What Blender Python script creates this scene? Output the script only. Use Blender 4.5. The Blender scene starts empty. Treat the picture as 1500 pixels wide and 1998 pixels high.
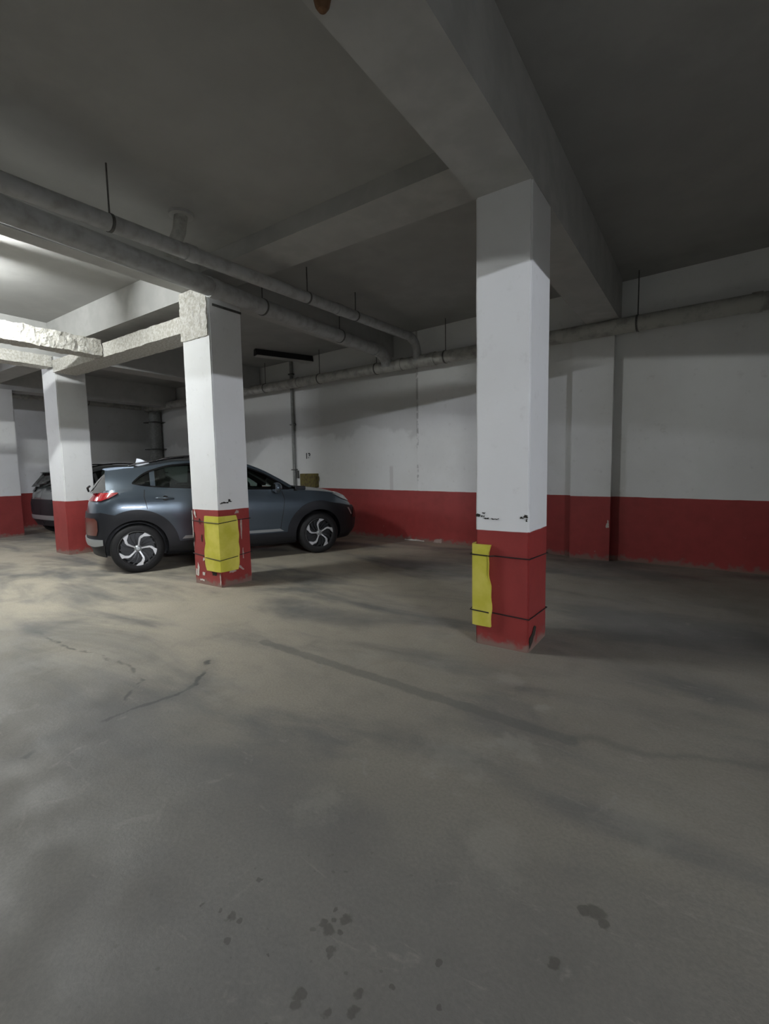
import bpy, bmesh, math, random
from mathutils import Vector, Matrix, noise
random.seed(7)
C = bpy.context.scene.collection
SC = bpy.context.scene

# ------------------------------------------------------------------ camera
cam_d = bpy.data.cameras.new('camera')
cam = bpy.data.objects.new('camera', cam_d); C.objects.link(cam)
pitch, roll, yaw = .0905, -.01823, .6021
fw = Vector((-math.sin(yaw)*math.cos(pitch), math.cos(yaw)*math.cos(pitch), -math.sin(pitch)))
rt = fw.cross(Vector((0, 0, 1))).normalized(); up = rt.cross(fw)
r2 = math.cos(roll)*rt + math.sin(roll)*up; u2 = -math.sin(roll)*rt + math.cos(roll)*up
cam.matrix_world = Matrix(((r2.x, u2.x, -fw.x, 0), (r2.y, u2.y, -fw.y, 0), (r2.z, u2.z, -fw.z, 1.33), (0, 0, 0, 1)))
cam_d.sensor_fit = 'VERTICAL'; cam_d.sensor_height = 36; cam_d.lens = 915.6/1998*36
cam_d.clip_start = .05; cam_d.clip_end = 100
SC.camera = cam
# ------------------------------------------------------------------ world and exposure
w = bpy.data.worlds.new('world'); SC.world = w; w.use_nodes = True
w.node_tree.nodes['Background'].inputs[0].default_value = (.6, .7, .8, 1)
w.node_tree.nodes['Background'].inputs[1].default_value = .0
SC.view_settings.view_transform = 'Standard'; SC.view_settings.look = 'None'
SC.cycles.diffuse_bounces = 8; SC.cycles.max_bounces = 12
SC.view_settings.exposure = 0.0; SC.view_settings.gamma = 1; SC.view_settings.use_curve_mapping = False
LAMP_LEFT, LAMP_RIGHT, FILL_FAR = 980.0, 3000.0, 750.0     # tube emission strengths
COL_LEFT, COL_RIGHT = (.95, .98, .97), (.88, .91, .99)
TUBE_LEFT = (-6.35, 1.27, 3.42); TUBE_RIGHT = ((8.0, -2.9, 3.40), (8.0, -4.2, 3.40))

# ------------------------------------------------------------------ helpers
def tag(o, label=None, cat=None, group=None, kind=None):
    if label: o['label'] = label
    if cat: o['category'] = cat
    if group: o['group'] = group
    if kind: o['kind'] = kind
    return o
def empty(name, loc=(0, 0, 0), rz=0):
    o = bpy.data.objects.new(name, None); C.objects.link(o)
    o.location = loc; o.rotation_euler = (0, 0, rz); o.empty_display_size = .1
    return o
def obj(name, bm, mat, parent=None, smooth=False, kind=None):
    me = bpy.data.meshes.new(name)
    bmesh.ops.recalc_face_normals(bm, faces=bm.faces)
    bm.to_mesh(me); bm.free()
    for m in (mat if isinstance(mat, (list, tuple)) else [mat]): me.materials.append(m)
    if smooth:
        me.polygons.foreach_set('use_smooth', [True]*len(me.polygons))
        try: me.set_sharp_from_angle(angle=math.radians(38))
        except Exception: pass
    o = bpy.data.objects.new(name, me); C.objects.link(o)
    if parent: o.parent = parent
    if kind: o['kind'] = kind
    return o
def kids(o): return [c for c in C.objects if c.parent == o]
def copy_tree(o, parent=None, repaint=None):
    c = o.copy(); C.objects.link(c)
    if parent is not None: c.parent = parent
    if repaint and o.data:
        if any(m and m.name in repaint for m in o.data.materials):
            c.data = o.data.copy()
            for i, m in enumerate(c.data.materials):
                if m and m.name in repaint: c.data.materials[i] = repaint[m.name]
    for ch in kids(o): copy_tree(ch, c, repaint)
    return c
def box(bm, x0, x1, y0, y1, z0, z1, bev=0):
    r = bmesh.ops.create_cube(bm, size=1)
    vs = r['verts']
    for v in vs:
        v.co = Vector(((x0+x1)/2+v.co.x*(x1-x0), (y0+y1)/2+v.co.y*(y1-y0), (z0+z1)/2+v.co.z*(z1-z0)))
    if bev:
        es = list({e for v in vs for e in v.link_edges})
        bmesh.ops.bevel(bm, geom=es, offset=bev, segments=2, affect='EDGES', profile=.5)
def tube(bm, pts, r, n=20, caps=True):
    pts = [Vector(p) for p in pts]; rings = []
    for i, p in enumerate(pts):
        a = pts[max(i-1, 0)]; b = pts[min(i+1, len(pts)-1)]
        t = (b-a).normalized()
        ref = Vector((0, 0, 1)) if abs(t.z) < .95 else Vector((1, 0, 0))
        if i == 0: u = t.cross(ref).normalized()
        else: u = (u - t*u.dot(t)).normalized()
        v = t.cross(u)
        rr = r[i] if isinstance(r, (list, tuple)) else r
        rings.append([bm.verts.new(p + (u*math.cos(2*math.pi*k/n)+v*math.sin(2*math.pi*k/n))*rr) for k in range(n)])
    for a, b in zip(rings, rings[1:]):
        for k in range(n): bm.faces.new((a[k], a[(k+1) % n], b[(k+1) % n], b[k]))
    if caps:
        bm.faces.new(rings[0]); bm.faces.new(rings[-1])
def lathe(bm, prof, n=48, axis='y', cap=False):
    """prof: list of (radius, axial)"""
    rings = []
    for r, a in prof:
        rg = []
        for k in range(n):
            t = 2*math.pi*k/n
            rg.append(bm.verts.new((r*math.cos(t), a, r*math.sin(t)) if axis == 'y' else (r*math.cos(t), r*math.sin(t), a)))
        rings.append(rg)
    for a, b in zip(rings, rings[1:]):
        for k in range(n): bm.faces.new((a[k], a[(k+1) % n], b[(k+1) % n], b[k]))
    if cap: bm.faces.new(rings[0]); bm.faces.new(rings[-1])
def prism(bm, poly, f0, f1):
    """poly: 2d points; f0,f1 map a 2d point to 3d for the two ends"""
    a = [bm.verts.new(f0(*p)) for p in poly]; b = [bm.verts.new(f1(*p)) for p in poly]
    bm.faces.new(a); bm.faces.new(b[::-1]); n = len(poly)
    for k in range(n): bm.faces.new((a[k], b[k], b[(k+1) % n], a[(k+1) % n]))
def rough_box(x0, x1, y0, y1, z0, z1, step=.025, amp=.02, freq=9, seed=0):
    bm = bmesh.new()
    def axis(a, b):
        n = max(1, int(round((b-a)/step))); return [a+(b-a)*i/n for i in range(n+1)]
    X, Y, Z = axis(x0, x1), axis(y0, y1), axis(z0, z1)
    cache = {}
    def V(i, j, k):
        if (i, j, k) not in cache:
            p = Vector((X[i], Y[j], Z[k]))
            q = p*freq+Vector((seed, seed*2.3, 0))
            d = noise.noise_vector(q)*amp + noise.noise_vector(q*2.7)*amp*.6
            cache[(i, j, k)] = bm.verts.new(p+d)
        return cache[(i, j, k)]
    nx, ny, nz = len(X)-1, len(Y)-1, len(Z)-1
    for i in range(nx):
        for j in range(ny):
            for k in (0, nz): bm.faces.new((V(i, j, k), V(i+1, j, k), V(i+1, j+1, k), V(i, j+1, k)))
    for i in range(nx):
        for k in range(nz):
            for j in (0, ny): bm.faces.new((V(i, j, k), V(i+1, j, k), V(i+1, j, k+1), V(i, j, k+1)))
    for j in range(ny):
        for k in range(nz):
            for i in (0, nx): bm.faces.new((V(i, j, k), V(i, j+1, k), V(i, j+1, k+1), V(i, j, k+1)))
    return bm
def blob(bm, f, poly, th=.0015, jag=.0, sub=4, seed=1):
    """irregular paint chip; f maps (a,b,depth) to 3d"""
    rnd = random.Random(seed); pts = []
    n = len(poly)
    for i in range(n):
        a, b = poly[i], poly[(i+1) % n]
        for k in range(sub):
            t = k/sub
            pts.append((a[0]+(b[0]-a[0])*t+rnd.uniform(-jag, jag), a[1]+(b[1]-a[1])*t+rnd.uniform(-jag, jag)))
    prism(bm, pts, lambda u, v: f(u, v, 0), lambda u, v: f(u, v, th))

# ------------------------------------------------------------------ materials
class N:
    def __init__(s, name):
        s.m = bpy.data.materials.new(name); s.m.use_nodes = True
        s.t = s.m.node_tree; s.b = s.t.nodes['Principled BSDF']; s._pos = None
    def new(s, ty): return s.t.nodes.new(ty)
    def link(s, a, b): s.t.links.new(a, b)
    def setin(s, sock, v):
        if hasattr(v, 'links'): s.link(v, sock)
        else:
            if hasattr(sock.default_value, '__len__') and len(sock.default_value) == 4 and len(v) == 3: v = (*v, 1)
            sock.default_value = v
    def pos(s):
        if s._pos is None:
            g = s.new('ShaderNodeNewGeometry'); s._pos = g.outputs['Position']
        return s._pos
    def xyz(s):
        n = s.new('ShaderNodeSeparateXYZ'); s.link(s.pos(), n.inputs[0]); return n.outputs
    def math(s, op, a, b=0, c=None, clamp=False):
        n = s.new('ShaderNodeMath'); n.operation = op; n.use_clamp = clamp
        s.setin(n.inputs[0], a); s.setin(n.inputs[1], b)
        if c is not None: s.setin(n.inputs[2], c)
        return n.outputs[0]
    def noise(s, scale, detail=4, rough=.55, vec=None, dist=0):
        n = s.new('ShaderNodeTexNoise'); n.inputs['Scale'].default_value = scale
        n.inputs['Detail'].default_value = detail; n.inputs['Roughness'].default_value = rough
        n.inputs['Distortion'].default_value = dist
        s.link(vec if vec is not None else s.pos(), n.inputs['Vector']); return n.outputs['Fac']
    def stretch(s, sc):
        n = s.new('ShaderNodeVectorMath'); n.operation = 'MULTIPLY'; s.link(s.pos(), n.inputs[0]); n.inputs[1].default_value = sc
        return n.outputs[0]
    def step(s, v, lo, hi, a=0., b=1.):
        n = s.new('ShaderNodeMapRange'); n.clamp = True; n.interpolation_type = 'SMOOTHSTEP'
        s.setin(n.inputs[0], v); n.inputs[1].default_value = lo; n.inputs[2].default_value = hi
        n.inputs[3].default_value = a; n.inputs[4].default_value = b; return n.outputs[0]
    def mix(s, f, a, b, mode='MIX'):
        n = s.new('ShaderNodeMix'); n.data_type = 'RGBA'; n.blend_type = mode
        s.setin(n.inputs[0], f); s.setin(n.inputs[6], a); s.setin(n.inputs[7], b); return n.outputs[2]
    def dist(s, p):
        n = s.new('ShaderNodeVectorMath'); n.operation = 'DISTANCE'; s.link(s.pos(), n.inputs[0]); n.inputs[1].default_value = p
        return n.outputs['Value']
    def seg(s, a, b, src):
        """distance to the segment a-b on the floor"""
        a = Vector(a); b = Vector(b); ab = b-a
        n1 = s.new('ShaderNodeVectorMath'); n1.operation = 'SUBTRACT'; s.link(src, n1.inputs[0]); n1.inputs[1].default_value = a
        n2 = s.new('ShaderNodeVectorMath'); n2.operation = 'DOT_PRODUCT'; s.link(n1.outputs[0], n2.inputs[0]); n2.inputs[1].default_value = ab/ab.length_squared
        t = s.math('ADD', n2.outputs['Value'], 0., clamp=True)
        n3 = s.new('ShaderNodeVectorMath'); n3.operation = 'SCALE'; n3.inputs[0].default_value = ab; s.link(t, n3.inputs['Scale'])
        n4 = s.new('ShaderNodeVectorMath'); n4.operation = 'DISTANCE'; s.link(n1.outputs[0], n4.inputs[0]); s.link(n3.outputs[0], n4.inputs[1])
        return n4.outputs['Value']
    def done(s, col=None, rough=.8, metal=0., bump=None, bs=.3, bd=.01, **kw):
        if col is not None: s.setin(s.b.inputs['Base Color'], col)
        s.setin(s.b.inputs['Roughness'], rough); s.setin(s.b.inputs['Metallic'], metal)
        for k, v in kw.items(): s.setin(s.b.inputs[k.replace('_', ' ')], v)
        if bump is not None:
            n = s.new('ShaderNodeBump'); n.inputs['Strength'].default_value = bs; n.inputs['Distance'].default_value = bd
            s.link(bump, n.inputs['Height']); s.link(n.outputs[0], s.b.inputs['Normal'])
        return s.m
def flat(name, col, rough=.5, metal=0., **kw):
    return N(name).done(col, rough, metal, **kw)
def speck(name, col, rough=.7, amt=.25, sc=12, metal=0., bs=.15, **kw):
    n = N(name); f = n.noise(sc, 5); g = n.noise(sc*.25, 3)
    c = n.mix(n.step(f, .35, .7), tuple(x*(1-amt) for x in col), col)
    c = n.mix(n.step(g, .4, .62, 0, .5), c, tuple(x*(1-amt*.8) for x in col))
    return n.done(c, rough, metal, bump=f, bs=bs, **kw)

WHITE = (.72, .73, .73); RED = (.27, .036, .033)
def painted(name, zbase=.885, slope=0., white=WHITE, red=RED, wall=False, dirt=.25):
    n = N(name); o = n.xyz()
    line = n.math('MULTIPLY_ADD', o[0], slope, zbase)
    wob = n.math('MULTIPLY_ADD', n.noise(5, 2), .012, -.006)
    f = n.math('SUBTRACT', n.math('ADD', o[2], wob), line)
    isred = n.step(f, -.003, .003, 1, 0)
    big = n.noise(1.3, 5, .6); fine = n.noise(26, 4)
    wc = n.mix(n.step(big, .35, .7, 0, dirt), white, (.50, .49, .44))
    wc = n.mix(n.step(n.noise(9, 5, .65), .58, .75, 0, dirt*1.2), wc, (.36, .35, .32))
    if wall:
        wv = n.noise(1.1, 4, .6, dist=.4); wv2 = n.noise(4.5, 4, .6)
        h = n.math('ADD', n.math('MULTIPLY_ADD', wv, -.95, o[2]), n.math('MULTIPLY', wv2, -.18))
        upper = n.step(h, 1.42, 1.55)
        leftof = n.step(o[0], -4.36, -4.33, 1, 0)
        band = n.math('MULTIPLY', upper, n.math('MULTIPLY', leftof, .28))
        wc = n.mix(band, wc, (.27, .265, .25))  # paints in the lintel's shadow, along with some real staining
        # older, yellower plaster left of the newer patch; whitish newer paint right of it
        wc = n.mix(n.math('MULTIPLY', leftof, .16), wc, (.55, .56, .50))
        # faint smear and dark joint by the newer patch
        j = n.math('ABSOLUTE', n.math('ADD', o[0], 4.34))
        jn = n.math('MULTIPLY', n.step(j, .0, .035, 1, 0), n.step(n.math('ADD', n.noise(11, 3), n.math('MULTIPLY', o[2], .11)), .62, .8))
        wc = n.mix(n.math('MULTIPLY', jn, .6), wc, (.16, .15, .14))
        # marks
        q = n.math('ABSOLUTE', n.math('ADD', o[0], 4.95))
        sm = n.math('MULTIPLY', n.step(q, .03, .05, 1, 0), n.step(o[2], 1.36, 1.42, 1, 0))
        wc = n.mix(n.math('MULTIPLY', sm, .35), wc, (.42, .38, .36))
    # grime above the floor on the red paint, worn pale spots
    rc = n.mix(n.step(n.noise(7, 5, .6), .35, .75, 0, .55), red, tuple(x*.72 for x in red))
    rc = n.mix(n.step(big, .5, .7, 0, .35), rc, (.34, .055, .05))
    low = n.math('ADD', o[2], n.math('MULTIPLY', n.noise(14, 4), -.22))
    rc = n.mix(n.step(low, -.09, -.02, .75, 0), rc, (.20, .17, .14))
    pale = n.math('MULTIPLY', n.step(n.noise(16, 4, .6), .70, .74), n.step(o[2], .05, .5, .8, .25))
    rc = n.mix(pale, rc, (.42, .26, .22))
    c = n.mix(isred, wc, rc)
    return n.done(c, n.mix(isred, (.75, .75, .75), (.5, .5, .5)), bump=n.math('ADD', fine, n.math('MULTIPLY', big, 2)), bs=.18, bd=.006)

M = {}
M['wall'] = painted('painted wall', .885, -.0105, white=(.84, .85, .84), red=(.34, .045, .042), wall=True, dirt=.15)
M['side'] = painted('painted side wall', .89, 0, dirt=.3)
M['column'] = painted('painted column', .872, 0, dirt=.12)
M['column_l'] = painted('painted column left', .898, 0, dirt=.18)
M['ceiling'] = speck('ceiling paint', (.39, .39, .375), .9, .12, 3, bs=.08)
M['beam'] = speck('beam paint', (.47, .47, .455), .9, .15, 4, bs=.1)

n = N('rough plaster'); f = n.noise(34, 6, .7); g = n.noise(7, 4)
M['bare'] = speck('bare grey wall', (.22, .22, .21), .9, .2, 5)
M['rough'] = n.done(n.mix(n.step(f, .38, .62), (.50, .48, .42), (.72, .71, .67)), .95, bump=n.math('ADD', f, g), bs=.7, bd=.02)
n = N('grey plastic pipe'); f = n.noise(9, 4); o_ = n.xyz()
M['pipe'] = n.done(n.mix(n.step(f, .4, .7), (.40, .41, .41), (.30, .30, .29)), .42)
n = N('old wall pipe'); f = n.noise(6, 5, .65)
M['wallpipe'] = n.done(n.mix(n.step(f, .42, .68), (.46, .46, .42), (.28, .27, .25)), .6)
M['dust'] = flat('pipe grime', (.03, .03, .028), .95)
M['steel'] = speck('dull steel', (.16, .16, .15), .5, .3, 40, metal=.6)
M['dark'] = flat('dark plastic', (.012, .012, .013), .5)
M['galv'] = speck('galvanised conduit', (.30, .31, .29), .5, .3, 20)
M['tube_off'] = flat('unlit tube', (.5, .5, .48), .3)
M['fixture'] = flat('fixture grey', (.02, .02, .022), .7)
M['lampbody'] = flat('lamp body white', (.7, .7, .7), .5)
def emis(name, st, col):
    n = N(name); n.b.inputs['Emission Color'].default_value = (*col, 1); n.b.inputs['Emission Strength'].default_value = st
    return n.done((.9, .9, .9), .4)
M['lit1'] = emis('lit tube left', LAMP_LEFT, COL_LEFT); M['lit2'] = emis('lit tube right', LAMP_RIGHT, COL_RIGHT); M['lit3'] = emis('fill tube far', FILL_FAR, COL_RIGHT)
n = N('yellow foam'); f = n.noise(5, 3); g = n.noise(60, 3)
M['foam'] = n.done(n.mix(n.step(f, .35, .65), (.50, .46, .045), (.60, .54, .09)), .75, bump=g, bs=.3, bd=.003)
n = N('olive box'); f = n.noise(18, 5)
M['olive'] = n.done(n.mix(n.step(f, .4, .65), (.17, .14, .035), (.10, .075, .03)), .6)
M['chip_dark'] = flat('dark chipped paint', (.02, .018, .012), .9)
M['chip_pale'] = speck('pale bare plaster', (.48, .37, .33), .95, .25, 50)
M['chip_bright'] = speck('bright bare plaster', (.66, .62, .56), .95, .2, 50)
M['ink'] = flat('stencil ink', (.07, .08, .075), .9)

# floor -------------------------------------------------------------
n = N('worn concrete floor'); o = n.xyz()
warp = n.new('ShaderNodeTexNoise'); warp.inputs['Scale'].default_value = 3.5; warp.inputs['Detail'].default_value = 4
n.link(n.pos(), warp.inputs['Vector'])
wv = n.new('ShaderNodeVectorMath'); wv.operation = 'MULTIPLY_ADD'; n.link(warp.outputs['Color'], wv.inputs[0])
wv.inputs[1].default_value = (.22, .22, 0); n.link(n.pos(), wv.inputs[2])
off = n.new('ShaderNodeVectorMath'); off.operation = 'ADD'; n.link(wv.outputs[0], off.inputs[0]); off.inputs[1].default_value = (-.11, -.11, 0)
wp = off.outputs[0]
base = n.mix(n.step(n.noise(.9, 5, .6), .35, .68), (.150, .147, .134), (.190, .186, .170))
# beige worn area along the driving lane; stronger leftwards to paint in lamp brightness
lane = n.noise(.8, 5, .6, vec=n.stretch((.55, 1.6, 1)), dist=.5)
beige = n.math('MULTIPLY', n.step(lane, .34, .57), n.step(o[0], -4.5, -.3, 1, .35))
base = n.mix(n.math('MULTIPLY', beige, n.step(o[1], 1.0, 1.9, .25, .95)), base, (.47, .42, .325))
base = n.mix(n.step(n.noise(2.6, 6, .65, dist=.6), .50, .78, 0, .35), base, (.115, .115, .105))
base = n.mix(n.step(n.noise(5, 6, .65, dist=1.), .60, .72, 0, .45), base, (.32, .305, .27))
scuff = n.noise(2.2, 5, .7, vec=n.stretch((.9, 4.5, 1)), dist=1.2)
base = n.mix(n.step(scuff, .62, .70, 0, .35), base, (.34, .32, .28))
grain = n.noise(70, 4, .7)
base = n.mix(n.step(grain, .3, .7, 0, .28), base, (.10, .097, .088))
# straight repaired joint
def dark(fac, colr):
    global base
    base = n.mix(fac, base, colr)
segs = n.seg((-2.82, 2.40, 0), (-.50, 2.29, 0), n.pos())
dark(n.math('MULTIPLY', n.step(n.math('ADD', segs, n.math('MULTIPLY', n.noise(9, 5), .06)), .06, .085, 1, 0), .5), (.11, .113, .105))
segs = n.seg((-.50, 2.30, 0), (.6, 2.62, 0), wp)
dark(n.math('MULTIPLY', n.step(segs, .0, .05, 1, 0), .35), (.10, .10, .09))
# pale scuffs beside the joint
for p, r, a in [((-1.74, 3.23, 0), .26, .55), ((-.99, 2.78, 0), .13, .7), ((-.68, 2.52, 0), .07, .8), ((-1.96, 2.56, 0), .20, .5), ((-.9, 1.86, 0), .22, .6), ((-.69, 2.09, 0), .16, .7), ((-.59, 1.47, 0), .16, .4), ((-1.22, 1.30, 0), .12, .5), ((-3.69, 1.37, 0), .30, .4), ((-2.4, 1.80, 0), .2, .4), ((-1.45, 2.72, 0), .12, .5), ((-.16, 1.89, 0), .2, .4)]:
    n3 = n.new('ShaderNodeVectorMath'); n3.operation = 'DISTANCE'; n.link(wp, n3.inputs[0]); n3.inputs[1].default_value = p
    d = n.math('ADD', n3.outputs['Value'], n.math('MULTIPLY_ADD', n.noise(6, 6, .75), r*3.2, -r*1.6))
    dark(n.step(d, r*.1, r*1.05, a*.6, 0), (.34, .325, .28))
# cracks and dark tracks
crk = [(-2.614, .746), (-2.676, .906), (-2.669, 1.259), (-2.591, 1.54), (-2.627, 1.704), (-2.90, 1.93)]
for i, (a, b) in enumerate(zip(crk, crk[1:])):
    d = n.seg((*a, 0), (*b, 0), wp)
    dark(n.math('MULTIPLY', n.step(n.math('ADD', d, n.math('MULTIPLY', n.noise(9, 4), .05)), .03, .05, 1, 0), n.step(n.noise(3.2, 2), .48, .6, .05, .9)), (.06, .06, .055))
    dark(n.step(d, .02, .12, .28, 0), (.13, .13, .12))
crk = [(-2.80, 1.30), (-2.947, 1.547), (-3.27, 1.58), (-4.223, 1.502), (-4.8, 1.53)]
for i, (a, b) in enumerate(zip(crk, crk[1:])):
    d = n.seg((*a, 0), (*b, 0), wp)
    dark(n.math('MULTIPLY', n.step(n.math('ADD', d, n.math('MULTIPLY', n.noise(10, 4), .04)), .02, .04, 1, 0), n.step(n.noise(7, 2), .45, .6, .05, .7)), (.07, .07, .065))
# oil drips
sp = [(-.837, .978, .018), (-.86, .923, .020), (-.885, .93, .014), (-.817, .885, .013), (-.81, .875, .010), (-1.131, .792, .014), (-1.10, .80, .010), (-1.173, .787, .009), (-.227, 1.407, .028), (-.26, 1.392, .020), (-.20, 1.38, .018),
      (-.809, .757, .018), (-.80, .735, .014), (-.684, .84, .013), (-.723, .766, .012), (-.67, .80, .014), (-.88, .985, .008), (-.87, .955, .009), (-.83, .94, .008), (-1.08, .74, .010), (-.29, 1.19, .018), (-.55, 1.02, .008), (-.62, .90, .008), (-.50, .93, .008), (-1.24, .77, .007), (-.43, .88, .009), (-.95, .78, .006), (-1.16, .93, .007)]
w2 = n.new('ShaderNodeTexNoise'); w2.inputs['Scale'].default_value = 38; n.link(n.pos(), w2.inputs['Vector'])
wv2 = n.new('ShaderNodeVectorMath'); wv2.operation = 'MULTIPLY_ADD'; n.link(w2.outputs['Color'], wv2.inputs[0]); wv2.inputs[1].default_value = (.03, .03, 0); n.link(n.pos(), wv2.inputs[2])
off2 = n.new('ShaderNodeVectorMath'); off2.operation = 'ADD'; n.link(wv2.outputs[0], off2.inputs[0]); off2.inputs[1].default_value = (-.015, -.015, 0)
acc = None
for x, y, r in sp:
    d = n.new('ShaderNodeVectorMath'); d.operation = 'DISTANCE'; n.link(off2.outputs[0], d.inputs[0]); d.inputs[1].default_value = (x, y, 0)
    v = n.step(d.outputs['Value'], r*.7, r*1.15, 1, 0)
    acc = v if acc is None else n.math('MAXIMUM', acc, v)
dark(n.math('MULTIPLY', acc, .55), (.055, .05, .04))
drops = n.math('MULTIPLY', n.step(n.noise(26, 2, .4), .70, .74), n.math('MULTIPLY', n.step(n.dist((-.85, .75, 0)), .25, .8, 1, 0), .5))
dark(drops, (.09, .085, .07))
M['floor'] = n.done(base, n.step(n.noise(3, 4), .3, .7, .55, .8), bump=n.math('ADD', grain, n.math('MULTIPLY', n.noise(2.5, 5), 5)), bs=.22, bd=.006)

# ------------------------------------------------------------------ structure
WA, WB = 7.112, -.07
def wy(x): return WA+WB*x
CEIL = 3.76
def slab(name, x0, x1, y0, y1, z0, z1, m):
    bm = bmesh.new(); box(bm, x0, x1, y0, y1, z0, z1); return obj(name, bm, m, kind='structure')
slab('floor', -14.6, 9.2, -7.2, 8.6, -.2, 0, M['floor'])
slab('ceiling', -14.6, 9.2, -7.2, 8.6, CEIL, CEIL+.2, M['ceiling'])
bm = bmesh.new()
plan = [(-14.3, 0), (-1.62, 0), (-1.62, -.12), (-1.085, -.12), (-1.085, 0), (9.0, 0)]
pts = [(x, wy(x)+d) for x, d in plan] + [(9.0, wy(9)+.4), (-14.3, wy(-14.3)+.4)]
prism(bm, pts, lambda x, y: (x, y, 0), lambda x, y: (x, y, CEIL))
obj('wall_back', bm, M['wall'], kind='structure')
slab('wall_left', -14.6, -14.3, -7.0, 8.11, 0, CEIL, M['side'])
slab('wall_right', 9.0, 9.2, -7.0, 6.6, 0, CEIL, M['bare'])
slab('wall_front', -14.6, 9.2, -7.2, -7.0, 0, CEIL, M['bare'])
slab('wall_light_blocker', 2.95, 3.15, 1.85, 6.88, 0, CEIL, M['bare'])  # unseen wall added to keep the right tubes off the back wall
# beams on the column lines
slab('ceiling_beam', -1.41, -1.005, -7.0, 7.06, 3.21, CEIL, M['beam'])
slab('ceiling_beam', -5.05, -4.85, -7.0, 7.44, 3.385, CEIL, M['beam'])
slab('ceiling_beam', -9.2, -8.80, -7.0, 7.70, 3.24, CEIL, M['beam'])
slab('ceiling_beam', -13.1, -12.65, -7.0, 7.95, 3.21, CEIL, M['beam'])
slab('ceiling_beam', -4.85, -1.41, 3.43, 3.94, 3.60, CEIL, M['beam'])
slab('ceiling_beam', -8.80, -5.05, 3.36, 3.76, 3.33, CEIL, M['beam'])
slab('ceiling_beam', -12.65, -9.2, 3.45, 3.85, 3.33, CEIL, M['beam'])
slab('ceiling_beam', 2.75, 3.15, -7.0, 1.85, 3.18, CEIL, M['beam'])  # unseen beam, its depth shaped to block the right tubes' upper light
# rough plastered lintels hanging under the beams of the lit bay
def rough(name, label, *a, **k):
    o = obj(name, rough_box(*a, **k), M['rough']); tag(o, kind='structure'); return o
rough('ceiling_lintel', None, -8.70, -5.09, 3.36, 3.70, 2.97, 3.16, step=.04, amp=.006, freq=6, seed=3)
rough('ceiling_lintel', None, -7.30, -7.03, -3.0, 3.34, 2.98, 3.20, amp=.018, seed=5)
rough('ceiling_lintel', None, -9.05, -8.76, -3.0, 3.38, 3.07, 3.24, step=.05, amp=.01, seed=8)

# ------------------------------------------------------------------ columns
def column(x0, x1, y0, y1, top, mat, label, nm='concrete_column'):
    t = empty(nm, ((x0+x1)/2, (y0+y1)/2, 0))
    cx, cy = (x0+x1)/2, (y0+y1)/2
    bm = bmesh.new(); box(bm, x0-cx, x1-cx, y0-cy, y1-cy, 0, top)
    es = [e for e in bm.edges if abs(e.verts[0].co.z-e.verts[1].co.z) > .5]
    bmesh.ops.bevel(bm, geom=es, offset=.012, segments=2, affect='EDGES')
    # slightly uneven arrises
    bmesh.ops.subdivide_edges(bm, edges=[e for e in bm.edges if abs(e.verts[0].co.z-e.verts[1].co.z) > .5], cuts=24)
    for v in bm.verts:
        d = noise.noise_vector(Vector((v.co.x*3+x0, v.co.y*3, v.co.z*3)))*.004
        if 0.01 < v.co.z < top-.01: v.co.x += d.x; v.co.y += d.y
    obj('shaft', bm, mat, t, smooth=True)
    tag(t, label, 'column'); return t, cx, cy
near, ncx, ncy = column(-1.41, -1.01, 3.25, 3.69, 3.21, M['column'], 'nearest white column with red base, standing alone right of the centre, narrow yellow pad on its left edge')
left, lcx, lcy = column(-5.09, -4.575, 3.322, 3.757, 3.385, M['column_l'], 'white column with red base in front of the car, rough bare plaster at its top')
far, fcx, fcy = column(-9.26, -8.738, 3.406, 3.86, 3.24, M['column_l'], 'white column with plain red base standing directly behind the tail of the blue-grey car')
ffar, gcx, gcy = column(-13.05, -12.60, 3.60, 4.05, 3.21, M['column_l'], 'farthest column, cut off by the left edge of the picture')
def chips(t, cx, cy, face, plane, items, mat, name='paint_chip', jag=.006, label=None):
    for i, poly in enumerate(items):
        bm = bmesh.new()
        if face == 'y': f = lambda u, v, d: (u-cx, plane-cy-.0045-d, v)
        else: f = lambda u, v, d: (plane-cx+.0045+d, u-cy, v)
        blob(bm, f, poly, jag=jag, seed=i+(3 if face == 'y' else 1)+int(abs(plane)*10))
        c = obj(name, bm, mat, t)
        if label: c['label'] = label
def rect(u0, u1, v0, v1): return [(u0, v0), (u1, v0), (u1, v1), (u0, v1)]
chips(near, ncx, ncy, 'y', 3.25, [rect(-1.405, -1.375, .965, .99), rect(-1.352, -1.336, .988, 1.0), rect(-1.36, -1.34, .972, .980), rect(-1.34, -1.305, .957, .962), rect(-1.28, -1.23, .953, .960), rect(-1.072, -1.052, .968, .98), rect(-1.045, -1.022, .972, .992), rect(-1.035, -1.022, .953, .966)], M['chip_dark'], label='small dark chip in the white paint')
chips(near, ncx, ncy, 'x', -1.01, [[(3.262, .03), (3.33, .055), (3.40, .12), (3.42, .155), (3.37, .165), (3.33, .13), (3.262, .105)]], M['chip_dark'], label='dark gouge at the foot')
chips(left, lcx, lcy, 'x', -4.575, [rect(3.345, 3.372, .968, .982), rect(3.38, 3.46, .975, .99), rect(3.455, 3.485, .99, 1.02), rect(3.48, 3.505, .985, .997)], M['chip_dark'], label='dark chip in the white paint')
chips(left, lcx, lcy, 'x', -4.575, [rect(3.612, 3.628, .53, .77), [(3.53, .845), (3.60, .85), (3.585, .88), (3.56, .885), (3.545, .86)], [(3.55, .21), (3.63, .15), (3.64, .17), (3.58, .225)], rect(3.43, 3.52, .155, .18), rect(3.625, 3.64, .30, .42)], M['chip_pale'], label='bare plaster where red paint has come off')
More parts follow.
